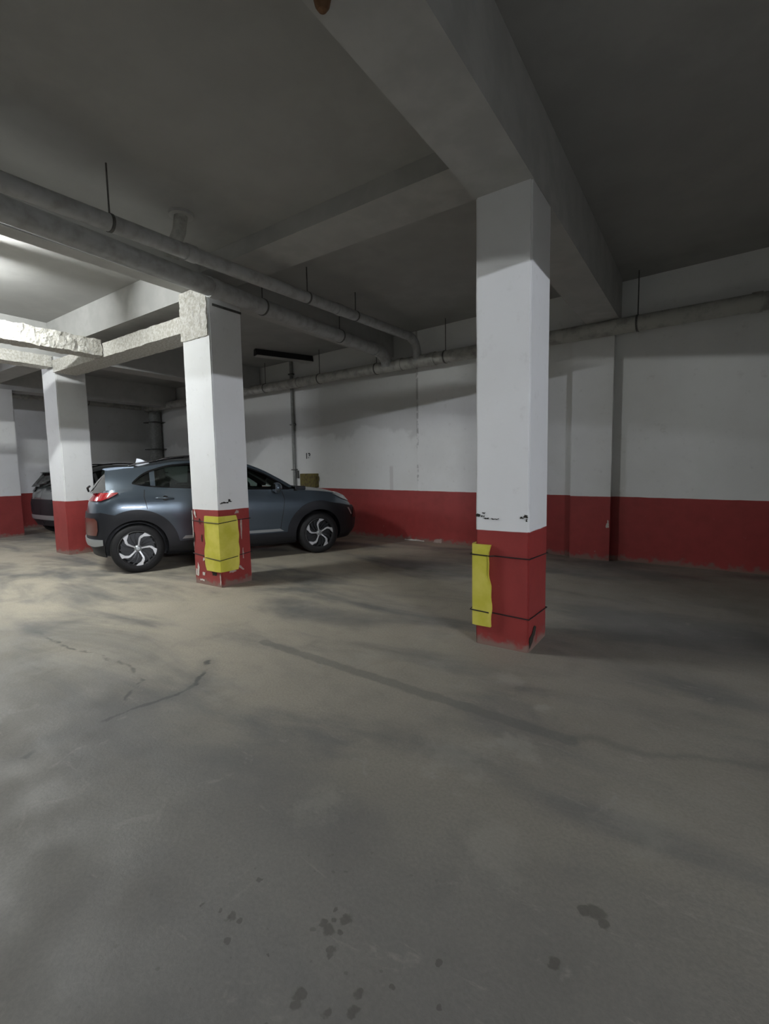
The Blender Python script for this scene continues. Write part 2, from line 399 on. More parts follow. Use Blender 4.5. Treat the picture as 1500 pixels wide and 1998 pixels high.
chips(left, lcx, lcy, 'y', 3.322, [rect(-5.082, -5.072, .56, .88), [(-5.05, .86), (-5.03, .9), (-5.02, .86), (-5.0, .80), (-5.015, .80)], rect(-5.075, -5.068, .4, .52), [(-5.03, .09), (-5.0, .10), (-4.99, .20), (-5.01, .26), (-5.03, .2)], rect(-5.06, -5.035, .1, .18), [(-4.905, .28), (-4.88, .30), (-4.885, .33), (-4.91, .31)], rect(-4.99, -4.90, .045, .065), rect(-4.93, -4.885, .11, .15), rect(-4.60, -4.588, .03, .16)], M['chip_bright'], label='bare plaster where red paint has come off')
chips(left, lcx, lcy, 'y', 3.322, [rect(-5.068, -5.055, .5, .62), rect(-4.92, -4.908, .52, .60), rect(-4.95, -4.935, .73, .79), rect(-4.74, -4.66, .13, .17)], M['chip_dark'], label='dark scrape in the red paint')
# rough plaster collar at the top of the left column front
bm = rough_box(-5.095, -4.60, 3.307, 3.40, 2.84, 3.38, step=.02, amp=.008, freq=14, seed=11)
bmesh.ops.translate(bm, verts=bm.verts, vec=(-lcx, -lcy, 0))
obj('plaster_patch', bm, M['rough'], left)['label'] = 'rough bare plaster at the top of the front face'
bm = bmesh.new(); box(bm, .2575, .2675, -.17, .2175, 3.165, 3.19)
obj('ledge', bm, M['steel'], left)

# yellow foam guards strapped to the columns ------------------------
def guard(label, corner, wf, ws, z0, z1, wrap, th=.022, col=None, straps=(), dims=None, side=1, name='foam_guard'):
    """corner: plan point of the arris it covers; wf/ws widths on the front face and side face"""
    t = empty(name, (corner[0], corner[1], z0))
    tag(t, label, 'column guard')
    nz = 22; h = z1-z0
    path = []   # plan path, outward offset profile (u along)
    NF = 8
    for i in range(NF+1): path.append((-side*wf*(1-i/NF), -.006, 0, -1))
    for i in range(1, NF+1): path.append((side*.006, ws*i/NF, side, 0))
    bm = bmesh.new(); A = []; B = []
    for k in range(nz+1):
        z = h*k/nz; wob = .0028*math.sin(k*1.1+corner[0]*3); ra = []; rb = []
        for i, (x, y, nx, ny) in enumerate(path):
            e = 1.0
            edge = (i == 0 or i == len(path)-1)
            px, py = x, y
            if i == 0: px -= side*wob*1.3 + side*.012*math.sin(3.1*z/h*2)
            if i == len(path)-1: py += wob*1.3 + .02*math.sin(3.1*z/h)
            gap = .004+(.012*abs(math.sin(2*z/h*3.14)) if edge else 0)
            if i == NF: nx, ny = side*.7, -.7
            ra.append(bm.verts.new((px+nx*gap, py+ny*gap, z)))
            rb.append(bm.verts.new((px+nx*(gap+th), py+ny*(gap+th), z)))
        A.append(ra); B.append(rb)
    m = len(path)
    for k in range(nz):
        for i in range(m-1):
            bm.faces.new((A[k][i], A[k][i+1], A[k+1][i+1], A[k+1][i])); bm.faces.new((B[k][i], B[k][i+1], B[k+1][i+1], B[k+1][i]))
        for i in (0, m-1): bm.faces.new((A[k][i], B[k][i], B[k+1][i], A[k+1][i]))
    for k in (0, nz):
        for i in range(m-1): bm.faces.new((A[k][i], A[k][i+1], B[k][i+1], B[k][i]))
    obj('foam_pad', bm, M['foam'], t, smooth=True)
    x0, x1, y0, y1 = dims
    o = .004; g = th+.013
    for pts in straps:
        bm = bmesh.new(); tube(bm, [(px-corner[0], py-corner[1], pz-z0) for px, py, pz in pts], .0045, 8)
        obj('strap', bm, M['dark'], t)
    return t
# near column: pad wraps the left front corner
e = .006
def loop(x0, x1, y0, y1, zs, bulge):
    P = [(x0-e, y1+e, zs[0]), (x0-e, y0+.05, zs[1])] + bulge + [(x1+e, y0-e, zs[2]), (x1+e, y1+e, zs[3]), (x0-e, y1+e, zs[0])]
    return P
guard('tall narrow yellow foam pad strapped to the left edge of the nearest column', (-1.41, 3.25), .125, .10, .152, .766, True, side=-1, dims=(-1.41, -1.01, 3.25, 3.69),
      straps=[loop(-1.41, -1.01, 3.25, 3.69, (.66, .69, .682, .66), [(-1.446, 3.26, .69), (-1.44, 3.215, .69), (-1.28, 3.215, .686), (-1.262, 3.243, .685)]),
              loop(-1.41, -1.01, 3.25, 3.69, (.235, .272, .247, .226), [(-1.446, 3.26, .27), (-1.44, 3.215, .268), (-1.295, 3.215, .262), (-1.275, 3.243, .258)])])
guard('wide yellow foam pad folded around the front corner of the column before the car', (-4.575, 3.322), .235, .215, .185, .828, True, side=1, dims=(-5.09, -4.575, 3.322, 3.757),
      straps=[[(-5.096, 3.763, .77), (-5.096, 3.316, .763), (-4.83, 3.314, .756), (-4.81, 3.284, .755), (-4.535, 3.284, .752), (-4.537, 3.53, .768), (-4.568, 3.56, .768), (-4.569, 3.763, .77), (-5.096, 3.763, .77)],
              [(-5.096, 3.763, .36), (-5.096, 3.316, .365), (-4.83, 3.314, .345), (-4.81, 3.284, .340), (-4.535, 3.284, .325), (-4.537, 3.53, .342), (-4.568, 3.56, .345), (-4.569, 3.763, .36), (-5.096, 3.763, .36)]])

# ------------------------------------------------------------------ pipes
def lerp(a, b, t): return tuple(x+(y-x)*t for x, y in zip(a, b))
def bezier(a, b, c, n=8): return [lerp(lerp(a, b, k/n), lerp(b, c, k/n), k/n) for k in range(n+1)]
def pipe_thing(name, label, pts, r, mat, hangers=(), collars=(), elbow=None):
    t = empty(name, pts[0]); tag(t, label, 'pipe'); p0 = Vector(pts[0])
    L = lambda P: [tuple(Vector(p)-p0) for p in P]
    bm = bmesh.new(); tube(bm, L(pts), r, 28); obj('pipe_run', bm, mat, t, smooth=True)
    if elbow:
        bm = bmesh.new(); tube(bm, L(elbow), r*1.12, 24); obj('elbow', bm, mat, t, smooth=True)
    a, b = Vector(pts[0]), Vector(pts[-1]); d = (b-a).normalized()
    for s in collars:
        q = a+(b-a)*s
        bm = bmesh.new(); tube(bm, L([q-d*.05, q+d*.05]), r*1.12, 28); obj('joint_collar', bm, mat, t, smooth=True)
    for s in hangers:
        q = a+(b-a)*s
        bm = bmesh.new(); tube(bm, L([q-d*.012, q+d*.012]), r*1.07, 28)
        h = obj('hanger_clamp', bm, M['steel'], t, smooth=True)
        bm = bmesh.new(); tube(bm, L([q+Vector((0, 0, r)), Vector((q.x, q.y, CEIL))]), .007, 8)
        obj('hanger_rod', bm, M['steel'], t)
    return t
def ext(a, b, y):
    s = (y-a[1])/(b[1]-a[1]); return tuple(p+(q-p)*s for p, q in zip(a, b))
P1a, P1b = (-3.95, 1.30, 3.285), (-4.132, 6.95, 3.510)
p1s = ext(P1a, P1b, -6.9)
p1s = (p1s[0], p1s[1], max(p1s[2], 2.9))
pipe_thing('drain_pipe', 'upper grey ceiling pipe from the left edge to the back wall, farther from the columns',
           [p1s, ext(P1a, P1b, 6.86)], .066, M['pipe'], hangers=(.648, .8165, .888, .45), collars=(.70, .86),
           elbow=bezier(ext(P1a, P1b, 6.80), ext(P1a, P1b, 7.08), (P1b[0]-.01, 7.10, 3.16)))
P2a, P2b = (-4.36, 2.975, 3.266), (-4.737, 6.75, 3.365)
pipe_thing('drain_pipe', 'lower grey ceiling pipe passing right beside the rough plastered column top',
           [ext(P2a, P2b, -6.9), ext(P2a, P2b, 6.72)], .092, M['pipe'], hangers=(.80, .92, .5), collars=(.745,),
           elbow=bezier(ext(P2a, P2b, 6.66), ext(P2a, P2b, 7.12), (P2b[0]-.05, 7.13, 3.16)))
WPa, WPb = (-14.0, wy(-14.0)-.27, 3.27), (2.93, wy(2.93)-.27, 3.075)
pipe_thing('wall_pipe', 'long pale pipe running along the whole back wall above head height', [WPa, WPb], .098, M['wallpipe'],
           hangers=(.175, .337, .44, .528, .614, .78, .9), collars=(.25, .40, .56, .60, .70, .85))
pipe_thing('wall_pipe', 'dark pipe along the left end wall, turning the corner above the parked cars', [(-14.12, -6.9, 3.38), (-14.12, 7.7, 3.31)], .08, M['wallpipe'],
           hangers=(.7, .9), collars=(.8,))
pipe_thing('drain_pipe', 'unseen grey ceiling pipe added in the right bay to shade the nearest column', [(2.40, -6.9, 3.07), (2.40, 6.6, 3.07)], .105, M['pipe'], hangers=(.3, .8))  # unseen pipe added to throw a shadow across the near column
# short branch dropping from the ceiling into the lower pipe
t = empty('branch_pipe', (-4.17, 2.78, CEIL)); tag(t, 'short grey branch pipe dropping from the ceiling into the lower of the two ceiling pipes', 'pipe')
bm = bmesh.new(); tube(bm, [(0, 0, 0), (-.03, -.01, -.16), (-.09, -.03, -.26)], .060, 20); obj('pipe_run', bm, M['wallpipe'], t, smooth=True)
bm = bmesh.new(); tube(bm, [(-.09, -.03, -.25), (-.12, -.03, -.30), (-.15, -.02, -.37)], .068, 20); obj('elbow', bm, M['wallpipe'], t, smooth=True)
bm = bmesh.new(); tube(bm, [(0, 0, 0), (0, 0, -.025)], .11, 20); obj('ceiling_rose', bm, M['beam'], t, smooth=True)
# vertical conduit and wide tube on the back wall
def conduit(label, x, z0, z1, r, out=.03, mat='galv', w=None):
    t = empty('conduit', (x, wy(x)-out, z0)); tag(t, label, 'conduit')
    bm = bmesh.new(); tube(bm, [(0, 0, 0), (0, 0, z1-z0)], r, 14); obj('tube', bm, M[mat], t, smooth=True)
    for z in (z0+.4, (z0+z1)/2, z1-.3):
        bm = bmesh.new(); box(bm, -r*1.7, r*1.7, -r*1.15, out, z-z0-.012, z-z0+.012); obj('clip', bm, M['steel'], t)
conduit('thin grey vertical conduit on the back wall above the bonnet of the blue-grey car', -7.66, .96, CEIL-.0, .035, .045)
conduit('wide vertical tube filling a dark strip at the far left end of the back wall', -13.72, .96, 3.15, .17, .18)  # tube stands in for a dark upright strip of unknown kind
# short switch drop beside the conduit
bm = bmesh.new(); box(bm, -.02, .02, -.02, .02, 0, .17, .004)
o = obj('wall_switch', bm, M['steel']); o.location = (-7.575, wy(-7.575)-.02, 1.17); tag(o, 'small dark vertical switch between conduit and yellow box', 'switch')
# olive yellow junction box
t = empty('junction_box', (-7.165, wy(-7.165), .97)); t.rotation_euler = (0, 0, math.atan(WB)); tag(t, 'mustard yellow metal junction box on the back wall just above the bonnet', 'electrical box')
bm = bmesh.new(); box(bm, -.255, .235, -.10, 0, 0, .30, .008); obj('body', bm, M['olive'], t)
bm = bmesh.new(); box(bm, -.245, .225, -.108, -.10, .01, .29, .003); obj('cover', bm, M['olive'], t)
bm = bmesh.new(); box(bm, .235, .265, -.07, -.02, .15, .24, .005); obj('latch', bm, M['olive'], t)
for dx in (-.20, .18):
    bm = bmesh.new(); tube(bm, [(dx, -.112, .22), (dx, -.105, .22)], .009, 10); obj('screw', bm, M['steel'], t)
# painted bay number
cu = bpy.data.curves.new('num', 'FONT'); cu.body = '13'; cu.size = .165; cu.extrude = .001; cu.offset = .006; cu.space_character = 1.05
tmp = bpy.data.objects.new('num', cu)
me = bpy.data.meshes.new_from_object(tmp); me.materials.clear(); me.materials.append(M['ink'])
o = bpy.data.objects.new('bay_number', me); C.objects.link(o)
o.location = (-7.33, wy(-7.33)-.003, 1.60); o.rotation_euler = (math.radians(90), 0, math.atan(WB))
tag(o, 'small dark bay number 13 stencilled on the back wall above the yellow box', 'number')
bpy.data.objects.remove(tmp)
# pale chips at the foot of the back wall
def wall_chip(poly, mat, i):
    bm = bmesh.new(); xm = poly[0][0]
    blob(bm, lambda u, v, d: (u-xm, wy(u)-wy(xm)-.002-d, v), poly, jag=.006, seed=i)
    o = obj('plaster_chip', bm, mat); o.location = (xm, wy(xm), 0); return o
tag(wall_chip([(-4.03, .005), (-3.86, .005), (-3.85, .075), (-3.95, .07), (-4.0, .045)], M['chip_pale'], 3), 'beige patch of bare plaster at the foot of the bright red wall', 'paint chip')
tag(wall_chip([(-4.66, .004), (-4.22, .004), (-4.22, .02), (-4.45, .03), (-4.66, .02)], M['chip_bright'], 4), 'long thin pale chip at the foot of the red wall, left of the beige patch', 'paint chip')
o = wall_chip([(0, 0), (.03, .01), (.035, .08), (.02, .12), (.012, .07), (-.005, .05)], M['chip_bright'], 5)
o.location = (-1.13, wy(-1.13)-.12, .46); tag(o, 'small white chip on the right edge of the red pilaster', 'paint chip')

# ------------------------------------------------------------------ lights and fixtures
def batten(name, label, loc, rz, length, lit, mat, hang=True, body='lampbody'):
    t = empty(name, loc, rz); tag(t, label, 'ceiling light'); L = length/2
    bm = bmesh.new(); box(bm, -.035, .035, -L, L, .03, .075, .006); obj('housing', bm, M[body], t)
    bm = bmesh.new(); tube(bm, [(0, -L+.03, 0), (0, L-.03, 0)], .016, 16); obj('lamp_tube', bm, mat, t, smooth=True)
    for s in (-1, 1):
        bm = bmesh.new(); box(bm, -.014, .014, s*(L-.015)-.015, s*(L-.015)+.015, -.016, .032, .003); obj('lamp_holder', bm, M[body], t)
    if hang:
        for s in (-.6, .6):
            bm = bmesh.new(); tube(bm, [(0, s*L, .075), (0, s*L, CEIL-loc[2])], .006, 8); obj('hanger_rod', bm, M['steel'], t)
batten('tube_light', 'lit fluorescent tube light under the ceiling of the bright bay beyond the left edge', TUBE_LEFT, 0, 1.2, True, M['lit1'])
batten('tube_light', 'nearer of two lit fluorescent tubes in the bay behind the camera to the right', TUBE_RIGHT[0], 0, 1.2, True, M['lit2'])
batten('tube_light', 'farther of two lit fluorescent tubes in the bay behind the camera to the right', TUBE_RIGHT[1], 0, 1.2, True, M['lit2'])
batten('tube_light', 'unseen lit fill tube added to brighten the far bay left of the picture', (-11.2, .4, 3.40), 0, 1.2, True, M['lit3'])  # added fill lamp out of view, brightens the far walls
# unlit fixture near the back wall
t = empty('tube_light', (-7.28, 7.05, 3.64), math.radians(-22)); tag(t, 'unlit dark tube light fixture on the ceiling behind the pipes, above the car', 'ceiling light')
bm = bmesh.new(); prism(bm, [(-.075, 0), (.075, 0), (.05, .12), (-.05, .12)], lambda u, v: (u, -.62, v), lambda u, v: (u, .62, v)); obj('housing', bm, M['fixture'], t)
bm = bmesh.new(); box(bm, -.085, .085, -.60, .60, -.015, 0, .004); obj('diffuser', bm, M['tube_off'], t)
# rusty fitting on the ceiling at the top edge
t = empty('ceiling_fitting', (-1.34, 1.575, 3.21)); tag(t, 'small rust-brown round fitting under the nearest beam at the very top of the picture', 'fitting')
bm = bmesh.new(); lathe(bm, [(.001, -.045), (.018, -.042), (.03, -.025), (.036, 0)], 24, 'z'); obj('cap', bm, speck('rust', (.20, .10, .045), .8, .4, 30), t, smooth=True)

# ------------------------------------------------------------------ car
def paint(name, col, met=.55):
    n = N(name)
    return n.done(col, .28, met, Coat_Weight=.8, Coat_Roughness=.06)
M['paint'] = paint('blue grey car paint', (.092, .118, .145), .6)
M['paint2'] = paint('silver car paint', (.16, .17, .17), .5)
M['clad'] = flat('black cladding', (.007, .008, .012), .5)
M['gloss'] = flat('gloss black', (.006, .006, .007), .12)
M['cabin'] = flat('cabin trim', (.02, .02, .02), .8)
M['rubber'] = flat('tyre rubber', (.006, .006, .007), .7)
M['alloy'] = flat('machined alloy', (.66, .67, .69), .35, .35)
M['alloyd'] = flat('dark alloy', (.045, .047, .05), .4, .6)
M['chrome'] = flat('chrome', (.75, .76, .78), .12, 1.)
M['skid'] = flat('silver trim', (.38, .40, .41), .35, .5)
M['tail'] = N('tail lamp red').done((.30, .006, .010), .12, 0., Coat_Weight=1.)
M['amber'] = N('amber reflector').done((.11, .03, .02), .3, 0., Coat_Weight=1.)
M['lens'] = N('clear lens').done((.42, .43, .43), .1, .2, Coat_Weight=1.)
n = N('window glass')
tr = n.new('ShaderNodeBsdfTransparent'); tr.inputs[0].default_value = (.66, .72, .70, 1)
gl = n.new('ShaderNodeBsdfGlossy'); gl.inputs['Roughness'].default_value = .02
fr = n.new('ShaderNodeFresnel'); fr.inputs[0].default_value = 1.5
mx = n.new('ShaderNodeMixShader'); n.link(fr.outputs[0], mx.inputs[0]); n.link(tr.outputs[0], mx.inputs[1]); n.link(gl.outputs[0], mx.inputs[2])
n.link(mx.outputs[0], n.t.nodes['Material Output'].inputs[0]); M['glass'] = n.m

def curve(pts):
    """monotone-ish smooth interpolation through (x, y) points"""
    xs = [p[0] for p in pts]; ys = [p[1] for p in pts]; n_ = len(xs)
    d = [(ys[i+1]-ys[i])/(xs[i+1]-xs[i]) for i in range(n_-1)]
    m = [d[0]]+[0 if d[i-1]*d[i] <= 0 else 2*d[i-1]*d[i]/(d[i-1]+d[i]) for i in range(1, n_-1)]+[d[-1]]
    def f(x):
        if x <= xs[0]: return ys[0]
        if x >= xs[-1]: return ys[-1]
        i = max(k for k in range(n_-1) if xs[k] <= x); h = xs[i+1]-xs[i]; t = (x-xs[i])/h
        return (2*t**3-3*t**2+1)*ys[i]+(t**3-2*t**2+t)*h*m[i]+(-2*t**3+3*t**2)*ys[i+1]+(t**3-t**2)*h*m[i+1]
    return f
XR, XF = -.60, 3.50
z_belt = curve([(-.6, 1.10), (-.2, 1.125), (.3, 1.11), (.8, 1.085), (1.5, 1.045), (2.0, 1.02), (2.4, 1.02), (2.8, .985), (3.1, .93), (3.3, .85), (3.5, .74)])
z_bot = curve([(-.6, .30), (-.3, .26), (.5, .24), (2.1, .24), (2.9, .24), (3.5, .25)])
z_deck = curve([(-.6, 1.11), (.5, 1.10), (2.0, 1.06), (2.3, 1.09), (2.7, 1.06), (3.0, 1.00), (3.2, .93), (3.35, .85), (3.5, .76)])
PV = [(0, .80), (.06, .845), (.2, .868), (.4, .882), (.62, .895), (.78, .885), (.9, .858), (1.0, .815)]
yv = curve(PV)
rear_x = curve([(0, .06), (.18, .0), (.5, .0), (.78, .03), (1.0, .14)])     # forward shift of the tail with height fraction
front_x = curve([(0, .10), (.2, .02), (.5, .0), (.75, .03), (.9, .10), (1, .17)])
def body_pt(s, v):
    """s: plan parameter 0..1 tail..nose, v: 0 bottom .. 1 belt"""
    aR, nR, aF, nF = .42, 3.0, .80, 2.5
    LS = .16
    if s < LS:
        ph = s/LS*math.pi/2; x = XR+aR*(1-math.cos(ph)**(2/nR)); P = math.sin(ph)**(2/nR)
    elif s > 1-LS:
        ph = (1-s)/LS*math.pi/2; x = XF-aF*(1-math.cos(ph)**(2/nF)); P = math.sin(ph)**(2/nF)
    else: x = XR+aR+(s-LS)/(1-2*LS)*(XF-aF-XR-aR); P = 1.
    wr = max(0, 1-(x-XR)/.9)**2; wf = max(0, 1-(XF-x)/1.0)**2
    xx = x+rear_x(v)*wr-front_x(v)*wf
    zb, zt = z_bot(x), z_belt(x)
    y = yv(v)*P
    # haunches over the wheels
    for cx in (0., 2.6): y += .018*math.exp(-((x-cx)/.45)**2)*math.exp(-((v-.72)/.22)**2)*P
    return Vector((xx, -y, zb+(zt-zb)*v))
NS, NV, ND = 120, 26, 8
def body_mesh(infl=0.):
    bm = bmesh.new(); rows = []
    ss = [i/NS for i in range(NS+1)]
    # cluster samples in the rounded ends
    for s in ss:
        s = min(max(s, 1e-4), 1-1e-4)
        left_ = [body_pt(s, j/NV) for j in range(NV+1)]
        e = left_[-1]; zc = z_deck(e.x)
        top = []
        for k in range(1, ND+1):
            t = k/ND; top.append(Vector((e.x+.0*t, e.y*(1-t), e.z+(zc-e.z)*(1-(1-t)**2))))
        half = left_+top
        bot = [Vector((left_[0].x, left_[0].y*t, left_[0].z-.04)) for t in (0, .5, .92)]
        ring = bot+half       # from bottom centre (y=0) out and up to top centre
        full = ring+[Vector((p.x, -p.y, p.z)) for p in ring[-2:0:-1]]
        rows.append([bm.verts.new(p) for p in full])
    n_ = len(rows[0])
    for a, b in zip(rows, rows[1:]):
        for k in range(n_):
            try: bm.faces.new((a[k], a[(k+1) % n_], b[(k+1) % n_], b[k]))
            except ValueError: pass
    bm.faces.new(rows[0][::-1]); bm.faces.new(rows[-1])
    bmesh.ops.remove_doubles(bm, verts=bm.verts, dist=.0004)
    bmesh.ops.recalc_face_normals(bm, faces=bm.faces)
    if infl:
        bm.normal_update()
        ns = [v.normal.copy() for v in bm.verts]
        for v, nn in zip(bm.verts, ns): v.co += nn*infl
    return bm
def tmp_obj(bm):
    me = bpy.data.meshes.new('t'); bmesh.ops.recalc_face_normals(bm, faces=bm.faces); bm.to_mesh(me); bm.free()
    o = bpy.data.objects.new('t', me); C.objects.link(o); return o
def boolean(o, others):
    for op, b in others:
        md = o.modifiers.new('b', 'BOOLEAN'); md.operation = op; md.object = b; md.solver = 'EXACT'
    dg = bpy.context.evaluated_depsgraph_get(); dg.update()
    me = bpy.data.meshes.new_from_object(o.evaluated_get(dg))
    o.modifiers.clear(); return me
def side_prism(poly, y0, y1):
    bm = bmesh.new(); prism(bm, poly, lambda x, z: (x, y0, z), lambda x, z: (x, y1, z)); return bm
WR = .33
def wheel_cut():
    bm = bmesh.new()
    for cx in (0., 2.6):
        for s in (-1, 1):
            tube(bm, [(cx, s*.58, .33), (cx, s*1.1, .33)], .385, 48)
    return bm
def part_from(me, name, mat, parent, angle=35):
    me.name = name; me.materials.clear()
    for m in (mat if isinstance(mat, (list, tuple)) else [mat]): me.materials.append(m)
    me.polygons.foreach_set('use_smooth', [True]*len(me.polygons))
    try: me.set_sharp_from_angle(angle=math.radians(angle))
    except Exception: pass
    o = bpy.data.objects.new(name, me); C.objects.link(o); o.parent = parent; return o
def kill(*os):
    for o in os:
        me = o.data; bpy.data.objects.remove(o); bpy.data.meshes.remove(me)

def make_car():
    car = empty('car')
    cut = tmp_obj(wheel_cut())
    b0 = tmp_obj(body_mesh())
    me = boolean(b0, [('DIFFERENCE', cut)])
    body = part_from(me, 'body', [M['paint'], M['cabin']], car)
    for p in me.polygons:
        c = p.center
        if c.z > .9 and abs(c.y) < .79 and -.55 < c.x < 2.28 and p.normal.z > .8: p.material_index = 1
        elif (c.x-0)**2+(c.z-.33)**2 < .384**2 or (c.x-2.6)**2+(c.z-.33)**2 < .384**2: p.material_index = 1 if abs(c.y) < .87 else 0
        elif c.z < .235: p.material_index = 1
    # black cladding: sills, arches, bumpers -------------------------
    def arc(cx, r, a0, a1, n_=20): return [(cx+r*math.cos(math.radians(a0+(a1-a0)*k/n_)), .33+r*math.sin(math.radians(a0+(a1-a0)*k/n_))) for k in range(n_+1)]
    top = [(-1.2, .80), (-.50, .825), (-.40, .835)] + [(x_, z_) for x_, z_ in arc(0, .525, 118, 8) if True] + [(.53, .385)] + [(2.08, .385)] + arc(2.6, .525, 172, 70)+[(2.9, .80), (3.05, .775), (3.20, .74), (4.2, .70)]
    poly = [(-1.2, .15)]+top+[(4.2, .15)]
    b1 = tmp_obj(body_mesh(.013)); pr = tmp_obj(side_prism(poly, -2, 2))
    me = boolean(b1, [('INTERSECT', pr), ('DIFFERENCE', cut)])
    part_from(me, 'lower_cladding', M['clad'], car); kill(pr, b1)
    def panel(name, poly, infl, mat, y0=-2, y1=-.2, parent=car):
        b = tmp_obj(body_mesh(infl)); p_ = tmp_obj(side_prism(poly, y0, y1))
        me = boolean(b, [('INTERSECT', p_)])
        # keep only the outer skin
        o = part_from(me, name, mat, parent); kill(b, p_); return o
    tailp = [(-1, .985), (-.40, .985), (-.30, 1.02), (-.20, 1.075), (-.19, 1.09), (-1, 1.092)]
    refp = [(-1, .52), (-.47, .53), (-.45, .60), (-.45, .72), (-.48, .76), (-1, .75)]
    skid = [(-1, .40), (-.50, .38), (-.40, .40), (-.40, .475), (-1, .49)]
    headp = [(2.86, .955), (3.05, .86), (3.3, .79), (4, .76), (4, .87), (3.3, .92), (3.0, .975)]
    foglp = [(3.25, .54), (3.35, .52), (4, .52), (4, .69), (3.3, .70)]
    drl = [(3.13, .71), (3.17, .71), (3.24, .59), (3.215, .59)]
    gar = [(.56, .415), (2.02, .405), (1.96, .445), (.60, .455)]
    for s in ((-2, -.42), (.42, 2)):
        panel('tail_light', tailp, .020, M['tail'], *s)
        panel('rear_reflector', refp, .022, M['amber'], *s)
        panel('head_light', headp, .012, M['lens'], *s)
        panel('fog_light', foglp, .020, M['gloss'], *s)
        panel('running_light', drl, .020, M['lens'], *s)
        panel('sill_strip', gar, .016, M['skid'], *s)
    panel('skid_plate', skid, .026, M['skid'], -2, 2)
    # door gaps
    for pl in ([(.118, 1.115), (.128, 1.115), (.118, 1.02), (.145, .86), (.138, .86), (.108, 1.02)], [(.90, .40), (.908, .40), (.908, 1.08), (.90, 1.08)], [(1.96, .42), (1.968, .42), (2.05, .9), (2.03, 1.02), (2.02, 1.02), (2.042, .9)]):
        panel('door_gap', pl, .0015, M['cabin'], -2, -.5)
    panel('character_line', [(.16, .935), (2.3, .86), (2.3, .866), (.16, .943)], .004, M['paint'], -2, -.5)
    # handles
    for hx, hz in ((.25, 1.0), (1.05, .965)):
        for s in (-1, 1):
            yb = .892
            bm = bmesh.new(); tube(bm, [(hx, s*yb, hz-.002), (hx+.03, s*(yb+.022), hz), (hx+.12, s*(yb+.030), hz-.006), (hx+.20, s*(yb+.022), hz-.014), (hx+.225, s*yb, hz-.018)], [.010, .013, .014, .013, .010], 12)
            h = obj('door_handle', bm, M['paint'], car, smooth=True)
            bm = bmesh.new(); lathe(bm, [(.001, s*(yb-.004)), (.035, s*(yb-.004)), (.038, s*(yb-.012))], 20)
            bmesh.ops.translate(bm, verts=bm.verts, vec=(hx+.12, 0, hz-.008)); bmesh.ops.scale(bm, verts=bm.verts, vec=(1, 1, 1))
            obj('handle_recess', bm, M['gloss'], h, smooth=True)
    # greenhouse -----------------------------------------------------
    zr = curve([(-.30, 1.395), (0, 1.415), (.25, 1.445), (.5, 1.49), (.9, 1.515), (1.2, 1.51), (1.5, 1.46), (1.76, 1.365), (2.0, 1.235), (2.22, 1.10), (2.36, 1.03)])
    yt = curve([(-.30, .56), (.3, .60), (1.3, .61), (1.8, .645), (2.2, .72), (2.36, .76)])
    def zbelt_side(x): return z_belt(x)-.004
    def G(x, z, s, d=0.):
        zb = zbelt_side(x); t = (z-zb)/max(zr(x)-zb, .02)
        P = 1.-.10*max(0, (-x)/.5)**2
        y = .812*P+(yt(x)-.812*P)*min(max(t, -.2), 1.05) + .022*math.sin(math.pi*min(max(t, 0), 1))
        return Vector((x, s*(y-d), z))
    def strip(name, xa, xb, lo, hi, mat, s, d0, d1, parent=car, nx=28, nz=5):
        bm = bmesh.new(); A = []; B = []
        for i in range(nx+1):
            x = xa+(xb-xa)*i/nx; l, h_ = lo(x), max(hi(x), lo(x)+.001)
            A.append([bm.verts.new(G(x, l+(h_-l)*j/nz, s, d0)) for j in range(nz+1)])
            B.append([bm.verts.new(G(x, l+(h_-l)*j/nz, s, d1)) for j in range(nz+1)])
        for i in range(nx):
            for j in range(nz):
                bm.faces.new((A[i][j], A[i+1][j], A[i+1][j+1], A[i][j+1])); bm.faces.new((B[i][j], B[i][j+1], B[i+1][j+1], B[i+1][j]))
            for j in (0, nz): bm.faces.new((A[i][j], B[i][j], B[i+1][j], A[i+1][j]))
        for i in (0, nx):
            for j in range(nz): bm.faces.new((A[i][j], A[i][j+1], B[i][j+1], B[i][j]))
        return obj(name, bm, mat, parent, smooth=True)
    wtop = curve([(-.02, 1.215), (.10, 1.32), (.23, 1.385), (.5, 1.452), (.9, 1.475), (1.2, 1.468), (1.5, 1.415), (1.76, 1.315), (1.98, 1.185), (2.14, 1.075)])
    wbot = curve([(-.02, 1.20), (.06, 1.18), (.25, 1.15), (.69, 1.118), (1.5, 1.072), (2.0, 1.055), (2.14, 1.05)])
    for s in (-1, 1):
        strip('rear_quarter', -.33, -.02, zbelt_side, zr, M['paint'], s, 0, .05)
        strip('belt_panel', -.02, 2.22, zbelt_side, wbot, M['paint'], s, .0, .03, nz=2)
        strip('roof_side', -.02, 2.2, wtop, zr, M['paint'], s, .0, .03, nz=3, nx=50)
        strip('quarter_window', -.01, .20, wbot, wtop, M['glass'], s, .008, .012)
        strip('window_pillar', .20, .262, wbot, wtop, M['paint'], s, .004, .03, nx=4)
        strip('rear_door_window', .262, .86, wbot, wtop, M['glass'], s, .008, .012)
        strip('window_pillar', .86, .99, wbot, wtop, M['gloss'], s, .004, .04, nx=4)
        strip('front_door_window', .99, 2.05, wbot, wtop, M['glass'], s, .008, .012)
        strip('window_pillar', 2.05, 2.14, wbot, wtop, M['gloss'], s, .004, .03, nx=4)
        strip('window_trim', -.02, 2.14, lambda x: wbot(x)-.004, lambda x: wbot(x)+.012, M['gloss'], s, -.004, .01, nz=1, nx=40)
        strip('window_trim', .0, 2.14, lambda x: wtop(x)-.022, lambda x: wtop(x)+.004, M['gloss'], s, -.003, .01, nz=1, nx=50)
